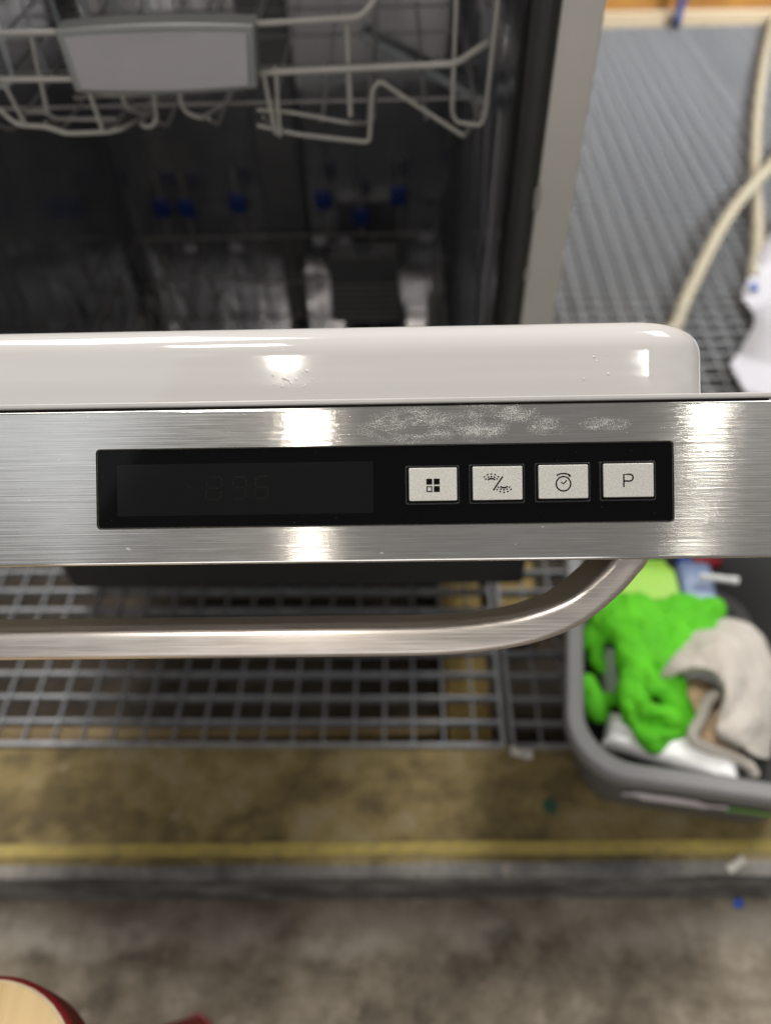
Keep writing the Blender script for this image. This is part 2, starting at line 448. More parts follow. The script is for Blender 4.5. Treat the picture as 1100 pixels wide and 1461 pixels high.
def blot(name, x, y, z, r, mat, label, cat, sx=1, h=.0012, seed=0):
    bm = bmesh.new()
    pts = [(x + sx * r * (1 + .35 * noise.noise(V((math.cos(t) * 1.5, math.sin(t) * 1.5, seed)))) * math.cos(t), y + r * (1 + .35 * noise.noise(V((math.cos(t) * 1.5, math.sin(t) * 1.5, seed)))) * math.sin(t)) for t in [2 * math.pi * k / 18 for k in range(18)]]
    prism(bm, pts, z, z + h)
    return tag(link(name, bm, M[mat], bevel=.0004), label, cat)
def crumple(name, x, y, z, lx, ly, rz, mat, label, cat):
    bm = bmesh.new(); bmesh.ops.create_grid(bm, x_segments=8, y_segments=5, size=.5)
    for v in bm.verts:
        n = noise.noise(V((v.co.x * 4, v.co.y * 4, x * 50)))
        v.co = V((v.co.x * lx, v.co.y * ly * (1 + .5 * n), .006 + .006 * n))
    o = link(name, bm, M[mat]); s = o.modifiers.new('thick', 'SOLIDIFY'); s.thickness = .001
    o.location = (x, y, z); o.rotation_euler = (0, 0, rz)
    return tag(o, label, cat)
crumple('paper_scrap', .139, .378, -.004, .026, .011, -.25, 'litter', 'crumpled white paper scrap lying just in front of the grating', 'litter')
crumple('plastic_scrap', .351, .2525, -.004, .024, .008, .5, 'litter', 'torn white plastic scrap on the kerb edge below the bin', 'litter')
blot('paint_spot', .165, .318, -.005, .0085, 'greenpaint', 'dark green paint spot on the stained concrete ledge', 'stain', 1, .001, 3)
crumple('plastic_bit', .3777, .236, -.0915, .010, .008, .3, 'bluebit', 'tiny blue plastic bit on the lower floor by the kerb', 'litter')

# timbers in the pit below the grating
def timber(name, a, b, mat, label, rz=0):
    c = [(a[i] + b[i]) / 2 for i in range(3)]
    bm = bx([a[i] - c[i] for i in range(3)], [b[i] - c[i] for i in range(3)])
    o = link(name, bm, M[mat], smooth=False, bevel=.003); o.location = c; o.rotation_euler = (0, 0, rz)
    return tag(o, label, 'timber')
timber('timber_plank', (.062, .41, -.165), (.122, 1.9, -.118), 'yplank', 'yellowed timber plank running away under the grating near its seam')
timber('timber_plank', (-.95, .455, -.165), (.05, .482, -.125), 'bplank', 'brown timber batten under the grating, parallel to its front edge', .01)
timber('timber_plank', (.15, .62, -.165), (.21, 1.9, -.122), 'yplank', 'narrow yellow timber plank under the grating beside the bin')

# ------------------------------------------------------------------ gratings
def grating(x0, y0, x1, y1, label, rz=-.012):
    g = thing('steel_grating', label, 'grating', (x0, y0, 0), rz, 'steel gratings covering the pit')
    W, H = x1 - x0, y1 - y0; t = .005
    link('frame', bx((0, 0, -.03), (W, t, -.0005), (0, H - t, -.03), (W, H, -.0005), (0, t, -.03), (t, H - t, -.0005), (W - t, t, -.03), (W, H - t, -.0005)), M['grate'], g, False)
    ny = int(round((H) / .0325)); nx = int(round(W / .0358))
    me = None
    for k in range(1, ny):
        if me is None:
            b = link('cross_bar', bx((t, -.0018, -.016), (W - t, .0018, -.001)), M['grate'], g, False); me = b
        else:
            b = me.copy(); C.objects.link(b); b.parent = g
        b.location = (0, H * k / ny, random.uniform(-.0006, .0004))
    me = None
    for k in range(1, nx):
        if me is None:
            b = link('bearing_rod', bx((-.0014, t, -.007), (.0014, H - t, .0005)), M['grate'], g, False, bevel=.0008, seg=1); me = b
        else:
            b = me.copy(); C.objects.link(b); b.parent = g
        b.location = (W * k / nx + random.uniform(-.0007, .0007), 0, 0)
    return g
grating(-.93, .399, .122, 2.84, 'grey steel grating running under the dishwasher')
grating(.128, .3855, 1.75, 2.84, 'grey steel grating carrying the bin and the white plastic sheet')

# far wooden wall and blue leg
wl = thing('wooden_wall', 'orange varnished wooden wall beyond the far end of the grating', 'wall', (0, 2.90, 0), -.03)
for k in range(7):
    link('board', bx((-1.0 + k * .5, 0, .035), (-.503 + k * .5, .03, 1.0)), M['orange_wood'], wl, False, bevel=.002)
link('skirting', bx((-1.0, -.025, -.02), (2.5, 0, .033)), M['pale_wood'], wl, False, bevel=.002)
pl = thing('blue_post', 'thin blue painted steel post standing before the orange wall', 'post', (.918, 2.83, 0))
link('upright', tube([(0, 0, .012), (.02, 0, .9)], .012, 12), M['bluepaint'], pl)
link('foot', tube([(0, 0, -.002), (0, 0, .014)], .016, 12), M['rubberblack'], pl)

# ------------------------------------------------------------------ hoses, white sheet
def hose(pts, r, label):
    p = catmull(pts, 26); bm = bmesh.new()
    sc = [1 + (.07 if (i % 2) else -.07) for i in range(len(p))]
    sweep(bm, p, circ(r, 12), scale=sc)
    return tag(link('drain_hose', bm, M['hose']), label, 'hose')
hose([(1.45, 3.3, .03), (1.24, 2.86, .014), (1.017, 2.296, .014), (.87, 1.87, .014), (.76, 1.50, .014), (.70, 1.34, .014)], .0125, 'cream hose lying straight back along the grating towards the wooden wall')
hose([(1.05, 2.02, .03), (.896, 1.80, .043), (.709, 1.547, .040), (.561, 1.287, .022), (.49, 1.155, .014), (.30, .93, .014), (.155, .86, .06)], .0125, 'cream hose curving over the other hose towards the dishwasher')
bm = bmesh.new()
outl = [(.83, 1.57), (.70, 1.36), (.664, 1.285), (.657, 1.262), (.662, 1.215), (.655, 1.185), (.60, 1.10), (.574, 1.065), (.572, 1.04), (.578, .99), (.575, .90), (.60, .86), (1.0, .80), (1.05, 1.5)]
vs = [bm.verts.new((x, y, 0)) for x, y in outl]
bmesh.ops.triangulate(bm, faces=[bm.faces.new(vs)])
bmesh.ops.subdivide_edges(bm, edges=bm.edges, cuts=4, use_grid_fill=True)
for v in bm.verts: v.co.z = .016 * noise.noise(V((v.co.x * 7, v.co.y * 6, 2))) + .05 * max(0, .68 - v.co.x) * (1 + 2 * noise.noise(V((v.co.y * 9, 0, 4))))
o = link('plastic_sheet', bm, M['sheet']); so = o.modifiers.new('thick', 'SOLIDIFY'); so.thickness = .004
sh = thing('plastic_sheet', 'white cut plastic sheet with a small blue dot on the grating', 'sheet', (0, 0, .02))
o.name = 'panel'; o.parent = sh
bm = bmesh.new(); prism(bm, [(.683 + .008 * math.cos(t), 1.29 + .012 * math.sin(t)) for t in [k * math.pi / 6 for k in range(12)]], .0062, .0090)
link('blue_dot', bm, M['bluepaint'], sh)
link('foot', bx((.75, 1.0, -.02), (.9, 1.3, 0)), M['sheet'], sh, bevel=.003)

# ------------------------------------------------------------------ dishwasher
DX0, DX1 = -.445, .144           # cabinet
dw = thing('dishwasher', 'stainless steel dishwasher with its door hanging half open', 'dishwasher', ((DX0 + DX1) / 2, .6, 0))
BASE = Matrix.Translation(dw.location)
def dpart(name, bm, mat, **k):
    for v in bm.verts: v.co = v.co - dw.location
    return link(name, bm, mat, dw, **k)
T0, T1, TB = -.405, .092, 1.10
dpart('side_panel', bx((DX1 - .002, .605, .04), (DX1, 1.17, .82)), M['shell'], smooth=False)
dpart('side_panel', bx((DX0, .605, .04), (DX0 + .002, 1.17, .82)), M['shell'], smooth=False)
dpart('top_panel', bx((DX0, .602, .82), (DX1, 1.17, .835)), M['front_flange'], smooth=False, bevel=.002)
dpart('rear_panel', bx((DX0 + .002, 1.165, .04), (DX1 - .002, 1.17, .82)), M['shell'], smooth=False)
for fx0, fx1 in ((.114, DX1), (DX0, DX0 + .03)): dpart('front_flange', bx((fx0, .598, .10), (fx1, .604, .82)), M['front_flange'], smooth=False, bevel=.0015)
dpart('door_seal', tube([(.103, .603, .12), (.103, .603, .80), (-.404 - .011, .603, .80), (-.404 - .011, .603, .12)], .0115, 10, .02), M['seal'])
for fx0, fx1 in ((.091, .114), (DX0 + .03, T0)): dpart('seal_channel', bx((fx0, .606, .1), (fx1, .62, .82)), M['seal'], smooth=False)
dpart('latch_clip', bx((.108, .596, .555), (.117, .603, .575)), M['wire'], bevel=.002)
dpart('latch_clip', bx((.108, .596, .490), (.116, .603, .502)), M['wire'], bevel=.002)
# tub: open-fronted, rounded vertical corners
bm = bmesh.new()
ol = [(T0, .618)] + [(T0 + .04 - .04 * math.cos(a), TB - .04 + .04 * math.sin(a)) for a in [rad(15 * k) for k in range(7)]] + \
     [(T1 - .04 + .04 * math.sin(a), TB - .04 + .04 * math.cos(a)) for a in [rad(15 * k) for k in range(7)]] + [(T1, .618)]
a = [bm.verts.new((x, y, .115)) for x, y in ol]; b = [bm.verts.new((x, y, .80)) for x, y in ol]
for k in range(len(a) - 1): bm.faces.new((a[k], a[k + 1], b[k + 1], b[k]))
bm.faces.new(a); bm.faces.new(b)
tub = dpart('tub', bm, M['tub'])
for sx in (T1 - .012, T0 + .006):
    dpart('rack_rail', bx((sx, .63, .652), (sx + .006, 1.05, .682)), M['tub'], bevel=.004)
for k in range(5):
    y = .68 + k * .085
    dpart('wall_rib', bx((T1 - .004, y, .14), (T1 - .0002, y + .012, .60)), M['tub'], bevel=.002)
dpart('water_duct', bx((-.192, 1.070, .24), (-.133, 1.099, .62), (-.178, 1.075, .12), (-.148, 1.098, .24)), M['duct'], bevel=.004)
dpart('hinge_apron', bx((-.40, .607, .10), (.088, .613, .30)), M['tub'], bevel=.002)
bm = bmesh.new(); sweep(bm, [V((-.33, .80, .150)), V((-.15, .86, .146)), V((.03, .92, .150))], rrect(-.005, -.018, .005, .018, .004, 3), side=(0, 0, 1))
dpart('spray_arm', bm, M['duct'])
bm = bx((-.40, .545, .105), (.148, .60, .172)); dpart('base_panel', bm, M['base'], bevel=.004)
for x in (-.42, .115):
    for y in (.66, 1.12):
        dpart('foot', tube([(x, y, 0), (x, y, .012), (x, y, .0121), (x, y, .1)], .016, 12), M['base'])

# the door: local x across, local y up the picture (away from the front face), local z out of the top edge
u = V((0, .7547, .6561)); nrm = V((0, -.6561, .7547))
DM = Matrix((V((1, 0, 0)), u, nrm)).transposed().to_4x4(); DM.translation = V((-.0055, .1967, .6436))
DL = Matrix.Translation(-dw.location) @ DM
def door(name, bm, mat, parent=None, **k):
    o = link(name, bm, mat, None, **k)
    if parent is None:
        o.parent = dw; o.matrix_local = DL
    else:
        o.parent = parent
    return o
XL, XR = -.447, .1545
Y0, Y1 = -.0197, .0415
gx0, gy0, gx1, gy1 = -.1135, -.0054, .1120, .0262
# top fascia with the cut-out for the control glass
bm = bmesh.new(); e = .0012
def loop(pts, z): 
    vs = [bm.verts.new((x, y, z)) for x, y in pts]; return vs, [bm.edges.new((vs[i], vs[(i + 1) % len(vs)])) for i in range(len(vs))]
outer = [(XL + e, Y0 + e), (XR - e, Y0 + e), (XR - e, Y1 - e), (XL + e, Y1 - e)]
hole = rrect(gx0, gy0, gx1, gy1, .0016, 4)
vo, eo = loop(outer, 0); vi, ei = loop(hole, 0)
bmesh.ops.triangle_fill(bm, use_beauty=True, edges=eo + ei)
vd, ed = loop(hole, -.0025); n = len(vi)
for k in range(n): bm.faces.new((vi[k], vi[(k + 1) % n], vd[(k + 1) % n], vd[k]))
fa = door('fascia', bm, M['steel'], smooth=False); uv_from(fa, lambda c: (c.y * 10, c.x * 10))
# folded skin: front face, rear lip and ends, with a small radius at the fold
bm = bmesh.new()
LZ = -.60
def fold(cx, cy, a0, a1): return [(cx + e * math.cos(rad(a)), cy + e * math.sin(rad(a))) for a in [a0 + (a1 - a0) * k / 4 for k in range(5)]]
secF = fold(Y0 + e, -e, 90, 180) + [(Y0, LZ)]
secB = fold(Y1 - e, -e, 90, 0) + [(Y1, LZ)]
for sec in (secF, secB):
    L = [bm.verts.new((XL, y, z)) for y, z in sec]; R = [bm.verts.new((XR, y, z)) for y, z in sec]
    for k in range(len(sec) - 1): bm.faces.new((L[k], R[k], R[k + 1], L[k + 1]))
for x, s in ((XL, 1), (XR, -1)):
    bm.faces.new([bm.verts.new(p) for p in ((x, Y0 + e, -e), (x, Y1 - e, -e), (x, Y1, LZ), (x, Y0, LZ))])
    bm.faces.new([bm.verts.new(p) for p in ((x, Y0 + e, -e), (x, Y1 - e, -e), (x + s * e, Y1 - e, 0), (x + s * e, Y0 + e, 0))])
bm.faces.new([bm.verts.new(p) for p in ((XL, Y0, LZ), (XR, Y0, LZ), (XR, Y1, LZ), (XL, Y1, LZ))])
sk = door('door_panel', bm, M['steel']); uv_from(sk, lambda c: (c.y * 10 - c.z * 10, c.x * 10))
# dark seam and thin rear trim lip
door('seam', bx((XL + .004, Y1 + .0001, -.50), (XR - .004, Y1 + .0009, -.0035)), M['gap'], smooth=False)
door('rear_lip', bx((XL + .002, Y1 + .0009, -.55), (XR - .002, Y1 + .0030, .0002)), M['trim'], smooth=False, bevel=.0006)
# white inner liner: rounded corners (front view) and a rolled inner edge
bm = bmesh.new()
lx0, lx1, lz0, lz1 = -.42, .1325, -.548, -.001
ly0, ly1, er = Y1 + .0031, .0750, .0115
def lring(inset, y):
    pts = rrect(lx0 + inset, lz0 + inset, lx1 - inset, lz1 - inset, 30e-3 - inset * .6, 12)
    return [bm.verts.new((x, y, z)) for x, z in pts]
rings = [lring(0, ly0), lring(0, (ly0 + ly1) / 2 - .006), lring(0, ly1 - er - .002)]
for k in range(0, 10):
    a = rad(90 * k / 9); rings.append(lring(er * (1 - math.cos(a)), ly1 - er + er * math.sin(a)))
for r0, r1 in zip(rings, rings[1:]):
    for k in range(len(r0)): bm.faces.new((r0[k], r0[(k + 1) % len(r0)], r1[(k + 1) % len(r0)], r1[k]))
bm.faces.new(rings[-1])
door('door_liner', bm, M['liner'])
# a few water droplets left on the liner
bm = bmesh.new()
for k in range(22):
    dx, dy = (random.uniform(-.050, -.026), random.uniform(.0490, .0560)) if k < 17 else (random.uniform(.070, .088), random.uniform(.050, .062))
    q = random.uniform(.00025, .0006) * (1.5 if k % 6 == 0 else 1)
    bmesh.ops.create_icosphere(bm, subdivisions=2, radius=q, matrix=Matrix.Translation((dx, dy, lz1)) @ Matrix.Diagonal((1, random.uniform(.8, 1.2), .35, 1)))
door('water_droplets', bm, M['droplet'], kind='stuff')
# control glass
bm = bmesh.new(); prism(bm, rrect(gx0 + .0004, gy0 + .0004, gx1 - .0004, gy1 - .0004, .0013, 4), -.0024, -.0006)
gl = door('control_glass', bm, M['glass'], bevel=.0003)
bm = bmesh.new(); ring_mesh(bm, rrect(gx0 + .00005, gy0 + .00005, gx1 - .00005, gy1 - .00005, .0015, 4), rrect(gx0 + .0004, gy0 + .0004, gx1 - .0004, gy1 - .0004, .0013, 4), -.0024, -.0009)
door('glass_edge', bm, M['edge'], gl, smooth=False)
bm = bmesh.new(); prism(bm, rrect(-.1054, -.0003, -.0046, .0200, .0005, 2), -.0009, -.00056)
wn = door('display_window', bm, M['window'], gl, smooth=False)
# unlit seven-segment digits ghosting through the window
def seg_digit(bm, x, y, w, h, segs, sl=.08):
    P = {'a': ((0, 1), (1, 1)), 'b': ((1, 1), (1, .5)), 'c': ((1, .5), (1, 0)), 'd': ((0, 0), (1, 0)), 'e': ((0, .5), (0, 0)), 'f': ((0, 1), (0, .5)), 'g': ((0, .5), (1, .5))}
    for s in segs:
        a, b = V(P[s][0]), V(P[s][1]); a, b = a.lerp(b, .1), b.lerp(a, .1)
        ribbon(bm, [(x + a.x * w + sl * a.y * h, y + a.y * h), (x + b.x * w + sl * b.y * h, y + b.y * h)], .0007, -.00057, -.00052)
bm = bmesh.new()
seg_digit(bm, -.0705, .0058, .0058, .0088, 'abcdefg'); seg_digit(bm, -.0600, .0060, .0050, .0086, 'abcdfg'); seg_digit(bm, -.0512, .0060, .0050, .0086, 'acdefg')
ribbon(bm, [(-.0785, .0122), (-.0758, .0104)], .0008, -.00057, -.00052)
door('display_digits', bm, M['ghost'], gl, smooth=False)
# buttons
bpos = [(.0093, .0170, .0280, .0041), (.0341, .0172, .0534, .0041), (.0596, .0174, .0788, .0043), (.0847, .0176, .1041, .0045)]
def icon_dots(bm, arcs, z0, z1, s):
    for (cx, cy, r, a0, a1, n) in arcs:
        for k in range(n):
            t = rad(a0 + (a1 - a0) * k / (n - 1)); x, y = cx + r * math.cos(t), cy + r * math.sin(t)
            tx, ty = -math.sin(t) * s / 2, math.cos(t) * s / 2
            ribbon(bm, [(x - tx, y - ty), (x + tx, y + ty)], s * .7, z0, z1)
for i, (xa, ya, xb, yb) in enumerate(bpos):
    bm = bmesh.new(); prism(bm, rrect(xa, yb, xb, ya, .0005, 3), -.0022, .0004)
    B = door('button', bm, M['button'], bevel=.00025)
    B['label'] = ['silver button with four small squares', 'silver button with spray arcs and a slash', 'silver button with a clock and curved arrow', 'silver button lettered P'][i]
    bm = bmesh.new(); ring_mesh(bm, rrect(xa - .0014, yb - .0014, xb + .0010, ya + .0009, .0008, 3), rrect(xa - .0008, yb - .0008, xb + .0005, ya + .0004, .0006, 3), -.0010, -.00028)
    door('surround', bm, M['bezel'], B, bevel=.0001)
    cx, cy = (xa + xb) / 2, (ya + yb) / 2; z0, z1 = .00038, .00046
    bm = bmesh.new()
    if i == 0:
        q, g = .0023, .0006
        for sx, sy in ((0, 1), (1, 1), (1, 0)):
            box(bm, (cx - q - g / 2 + sx * (q + g), cy - q - g / 2 + sy * (q + g) - .0004, z0), (cx - g / 2 + sx * (q + g), cy - g / 2 + sy * (q + g) - .0004, z1))
        x, y = cx - q - g / 2, cy - q - g / 2 - .0004
        t = .00022
        ribbon(bm, [(x + t, y + t), (x + q - t, y + t), (x + q - t, y + q - t), (x + t, y + q - t)], .0006, z0, z1, True)
    elif i == 1:
        ribbon(bm, [(cx - .0017, cy - .0027), (cx + .0020, cy + .0026)], .00058, z0, z1)
        for s in (1, -1):
            ax, ay = cx - s * .0024, cy + s * .0001
            a0 = 90 if s > 0 else 270
            ribbon(bm, arc(ax, ay - s * .0004, .0021, a0 - 42, a0 + 42, 10), .0006, z0, z1)
            icon_dots(bm, [(ax, ay - s * .0004, .0029, a0 - 48, a0 + 48, 5), (ax, ay - s * .0004, .0039, a0 - 44, a0 + 44, 5)], z0, z1, .00072)
    elif i == 2:
        ribbon(bm, arc(cx, cy - .0008, .0028, 0, 360, 40)[:-1], .00054, z0, z1, True)
        ribbon(bm, arc(cx, cy - .0015, .0047, 124, 56, 14), .00054, z0, z1)
        tx, ty = arc(cx, cy - .0015, .0047, 56, 56, 1)[0]
        a = [bm.verts.new((tx + p, ty + q, z)) for z in (z0, z1) for p, q in ((-.0004, .0005), (.0006, -.0004), (-.0007, -.0005))]
        bm.faces.new(a[:3][::-1]); bm.faces.new(a[3:])
        ribbon(bm, [(cx - .0009, cy - .0001), (cx - .0001, cy - .0009), (cx + .0013, cy + .0005)], .0005, z0, z1)
    else:
        x, y = cx - .0019, cy - .0026
        ribbon(bm, [(x, y), (x, y + .0049), (x + .0023, y + .0049)] + arc(x + .0023, y + .0036, .0013, 80, -80, 8) + [(x + .0023, y + .0023), (x + .0003, y + .0023)], .00058, z0, z1)
    door('icon', bm, M['print'], B, smooth=False)
# grab handle: flat bar swept along the front, bent back to the door at each end
ctr = -.150
right = [(.0, -.0540), (.022, -.0537), (.040, -.0524), (.059, -.0492), (.077, -.0424), (.0915, -.0312), (.0995, -.0225), (.102, -.0196), (.1045, -.0140)]
left = [(2 * ctr + .011 - x, y) for x, y in right]
rc = catmull([V((x, y, -.038)) for x, y in right], 5)
lc = [V((2 * ctr + .011 - p.x, p.y, p.z)) for p in rc][::-1]
pts = lc + [V((x, -.0540, -.038)) for x in (-.24, -.19, -.14, -.09, -.045)] + rc
bm = bmesh.new(); sweep(bm, pts, [(p[1], p[0]) for p in rrect(-.0062, -.0205, .0062, .0205, .0030, 4)], side=(0, 0, 1))
hd_ = door('handle', bm, M['handle_steel'])
uvl = hd_.data.uv_layers.new(name='UVMap')
for p in hd_.data.polygons:
    for li in p.loop_indices:
        c = hd_.data.vertices[hd_.data.loops[li].vertex_index].co
        uvl.data[li].uv = ((c.y if abs(p.normal.z) > .7 else c.z) * 10, (c.x if abs(p.normal.x) < .9 else c.y) * 10)

# ------------------------------------------------------------------ upper rack, in the mouth of the tub
rk = thing('upper_dish_rack', 'grey wire upper dish rack with a pale grip plate on its front', 'dish rack', (ctr, .58, .62))
def wire(pts, r=.0023, mat='wire', par=rk, f=.007, name='wire'):
    p = [V(q) - par.location for q in pts]
    return link(name, tube(p, r * .88, 8, f), M[mat], par)
wire([(-.395, 1.02, .735), (-.395, .60, .715), (-.36, .575, .7003), (-.2195, .575, .6989)])
wire([(-.0915, .575, .7009), (-.0208, .575, .703), (-.0105, .578, .713), (.004, .60, .735), (.02, .66, .745), (.06, .70, .745), (.075, 1.02, .745)])
wire([(-.40, 1.02, .69), (-.395, .62, .678), (-.36, .575, .6726), (-.2205, .575, .6701)])
wire([(-.0925, .575, .6712), (.0424, .575, .6739), (.0788, .62, .6784), (.082, 1.02, .69)], .0026)
wire([(-.0304, .578, .6985), (-.0314, .578, .6401)], .0021)
wire([(.0429, .602, .76), (.0432, .602, .6321), (.0465, .602, .6245), (.0655, .602, .6215), (.068, .602, .630), (.0735, .602, .76)], .0019)
wire([(-.1015, .6, .6373), (-.0752, .6, .6348), (-.0339, .6, .6263), (-.020, .62, .618), (-.018, 1.0, .615)], .0017)
wire([(-.1032, .6, .6263), (-.0733, .6, .619), (-.0309, .6, .6133), (-.0192, .6, .612), (-.0157, .6, .6495), (-.0099, .6, .6555), (-.0009, .6, .6492), (.0372, .6, .6247), (.053, .602, .6140), (.066, .64, .612), (.070, 1.02, .615)], .0019, f=.004)
wire([(-.092, .59, .668), (-.0885, .59, .624)], .0019)
wire([(-.0828, .59, .6694), (-.0856, .59, .622)], .0017)
wire([(-.36, .59, .67), (-.30, .59, .662), (-.2797, .59, .6343), (-.2582, .59, .6329), (-.2458, .59, .6275), (-.2146, .59, .6278), (-.2034, .592, .6290), (-.192, .64, .622), (-.19, 1.0, .615)], .0019)
wire([(-.2775, .588, .668), (-.273, .59, .6352)], .0019)
wire([(-.2513, .6, .6889), (-.2534, .6, .6739), (-.2579, .6, .6400)], .0019)
wire([(-.2185, .588, .668), (-.217, .59, .6282)], .0019)
wire([(-.173, .598, .666), (-.1781, .6, .6305), (-.1844, .6, .6266), (-.1917, .602, .6273), (-.197, .66, .622)], .0018, f=.004)
wire([(-.157, .6, .666), (-.1565, .6, .6371), (-.1446, .602, .6313), (-.135, .66, .620), (-.134, 1.0, .615)], .0018)
wire([(-.2825, .62, .632), (-.2674, .62, .6317), (-.2627, .62, .6264), (-.215, .62, .6253)], .0018, f=.003)
wire([(-.198, .598, .666), (-.199, .6, .640), (-.188, .62, .628)], .0018)
wire([(-.25, .64, .634), (-.235, .66, .628), (-.19, .66, .628)], .0017)
wire([(-.30, .62, .70), (-.302, .62, .655), (-.294, .622, .648), (-.285, .624, .655), (-.283, .624, .70)], .0017, 'cupwire')
for k in range(12):                                              # floor wires running to the rear
    x = -.385 + k * .041
    wire([(x, .60, .632), (x, .63, .615), (x, 1.02, .615), (x, 1.03, .69)], .0015, 'midwire')
for k in range(5):
    wire([(-.39, .68 + k * .08, .612), (.075, .68 + k * .08, .612)], .0014, 'darkwire')
for k in range(11):                                              # cup tines at the left
    x = -.315 + k * .0135
    wire([(x, .76 + .03 * (k % 2), .613), (x - .002, .75 + .03 * (k % 2), .73)], .0014, 'cupwire', name='tine')
# grip with plate
def grip(x0, z0, x1, z1, yb, yf, inset, bulge):
    bm = bmesh.new(); n = 14
    def ring(y, ins):
        out = []
        for k in range(n + 1):
            t = k / n; x = x0 + ins + (x1 - x0 - 2 * ins) * t; out.append((x, z1 - ins + bulge * (1 - (2 * t - 1) ** 2), y - bulge * .5 * (1 - (2 * t - 1) ** 2)))
        for k in range(n + 1):
            t = 1 - k / n; x = x0 + .003 + ins + (x1 - x0 - .006 - 2 * ins) * t; out.append((x, z0 + ins - bulge * .8 * (1 - (2 * t - 1) ** 2), y - .004 - bulge * .5 * (1 - (2 * t - 1) ** 2)))
        return [bm.verts.new((x, y, z)) for x, z, y in out]
    a, b, c = ring(yb, 0), ring(yf + .002, 0), ring(yf, inset)
    for p, q in ((a, b), (b, c)):
        for k in range(len(p)): bm.faces.new((p[k], p[(k + 1) % len(p)], q[(k + 1) % len(p)], q[k]))
    bm.faces.new(a[::-1]); bm.faces.new(c)
    for v in bm.verts: v.co -= rk.location
    return bm
gr = link('grip', grip(-.2205, .6665, -.0895, .7035, .585, .563, .0015, .0025), M['rack_handle'], rk, bevel=.0012)
gp = link('plate', grip(-.2145, .6695, -.0945, .6995, .5628, .5608, .0006, .0018), M['plate'], gr)
# upper spray arm below the rack
link('spray_arm', (lambda bm: (sweep(bm, [V((-.03, .85, .612)) - rk.location, V((.035, .85, .578)) - rk.location, V((.096, .85, .545)) - rk.location], rrect(-.005, -.016, .005, .016, .004, 3), side=(0, 0, 1)), bm)[1])(bmesh.new()), M['cupwire'], rk)

# ------------------------------------------------------------------ lower rack and cutlery basket, deep in the tub
lr = thing('lower_dish_rack', 'dark wire lower dish rack with blue clips deep inside the tub', 'dish rack', (ctr, .86, .15))
def lw(pts, r=.0022, f=.01, mat='darkwire', name='wire'): return wire(pts, r, mat, lr, f, name)
lw([(-.385, .70, .29), (-.385, 1.05, .285), (.062, 1.05, .285), (.062, .70, .29)])
lw([(-.38, .72, .22), (-.38, 1.055, .215), (.058, 1.055, .215), (.058, .72, .22)])
for k in range(11):
    x = -.37 + k * .042
    lw([(x, 1.05, .285), (x, 1.045, .16), (x, .72, .15)], .0018)
for k in range(7):
    y = .74 + k * .048
    lw([(-.385, y, .285), (-.37, y, .16), (.05, y, .16), (.062, y, .285)], .0018)
for k in range(6):
    y = .76 + k * .05
    lw([(-.352, y, .165), (-.338, y, .285), (-.318, y + .012, .165)], .0026, .012, 'wire', 'tine')
for k in range(6):
    y = .76 + k * .05
    lw([(-.285, y, .165), (-.268, y, .225), (-.25, y, .165)], .002, .01, 'midwire', 'tine')
for pts in ([(-.398, .95, .20), (-.385, .95, .275), (-.372, .95, .20)], [(-.398, .88, .20), (-.386, .88, .30), (-.374, .88, .20)], [(-.385, 1.0, .2365), (-.3394, 1.0, .2321)],
            [(-.2282, 1.0, .2403), (-.1299, 1.0, .2382)], [(.035, .90, .16), (.055, .93, .30), (.066, .96, .30)], [(.03, .84, .16), (.052, .87, .29), (.066, .90, .29)]):
    lw(pts, .0023, .008, 'midwire')
for x, z in ((-.335, .33), (-.225, .335), (-.102, .338), (.005, .342), (-.05, .312), (-.30, .33)):
    p = V((x, 1.055, z)) - lr.location
    b = link('clip', bx(p - V((.012, .006, .014)), p + V((.012, .006, .014))), M['blueclip'], lr, bevel=.004)
    lw([(x, 1.056, .285), (x, 1.056, z + .05)], .0018)
for x, z in ((-.305, .272), (-.236, .272), (-.112, .280), (.045, .282), (-.075, .276)):  # pale blocks added to stand in for glints on the rack
    p = V((x, 1.044, z)) - lr.location
    link('glint_block', bx(p - V((.010, .005, .006)), p + V((.010, .005, .006))), M['sheet'], lr, bevel=.003)
cb = thing('cutlery_basket', 'dark grey slotted cutlery basket at the back of the tub', 'basket', (-.047, 1.02, .165))
link('body', bx((-.052, -.02, 0), (.052, .02, .115)), M['duct'], cb, bevel=.004)
for k in range(7):
    link('slat', bx((-.050, -.024, .006 + k * .010), (.050, -.0205, .0105 + k * .010)), M['shell'], cb, bevel=.0008)

# ------------------------------------------------------------------ storage bin with cleaning things
bn = thing('storage_bin', 'grey plastic storage bin of cleaning things beside the grating seam', 'bin', (.330, .460, 0), rad(-9))
BW, BD, BH = .292, .372, .14
def brect(i, r): return rrect(-BW / 2 + i, -BD / 2 + i, BW / 2 - i, BD / 2 - i, r, 8)
bm = bmesh.new(); L = []
for i, z, r in ((.046, .0, .035), (.034, .0, .045), (.030, .005, .05), (.012, .118, .058), (.012, .130, .058), (.019, .130, .052), (.035, .008, .045), (.048, .006, .035)):
    L.append([bm.verts.new((x, y, z)) for x, y in brect(i, r)])
for a, b in zip(L, L[1:]):
    for k in range(len(a)): bm.faces.new((a[k], a[(k + 1) % len(a)], b[(k + 1) % len(a)], b[k]))
bm.faces.new(L[0][::-1]); bm.faces.new(L[-1])
link('body', bm, M['bin'], bn)
bm = bmesh.new(); L = []
for i, z, r in ((.006, .122, .060), (.0, .125, .062), (.0, .137, .062), (.003, .140, .060), (.015, .140, .052), (.019, .136, .050), (.0192, .122, .050)):
    L.append([bm.verts.new((x, y, z)) for x, y in brect(i, r)])
L.append(L[0])
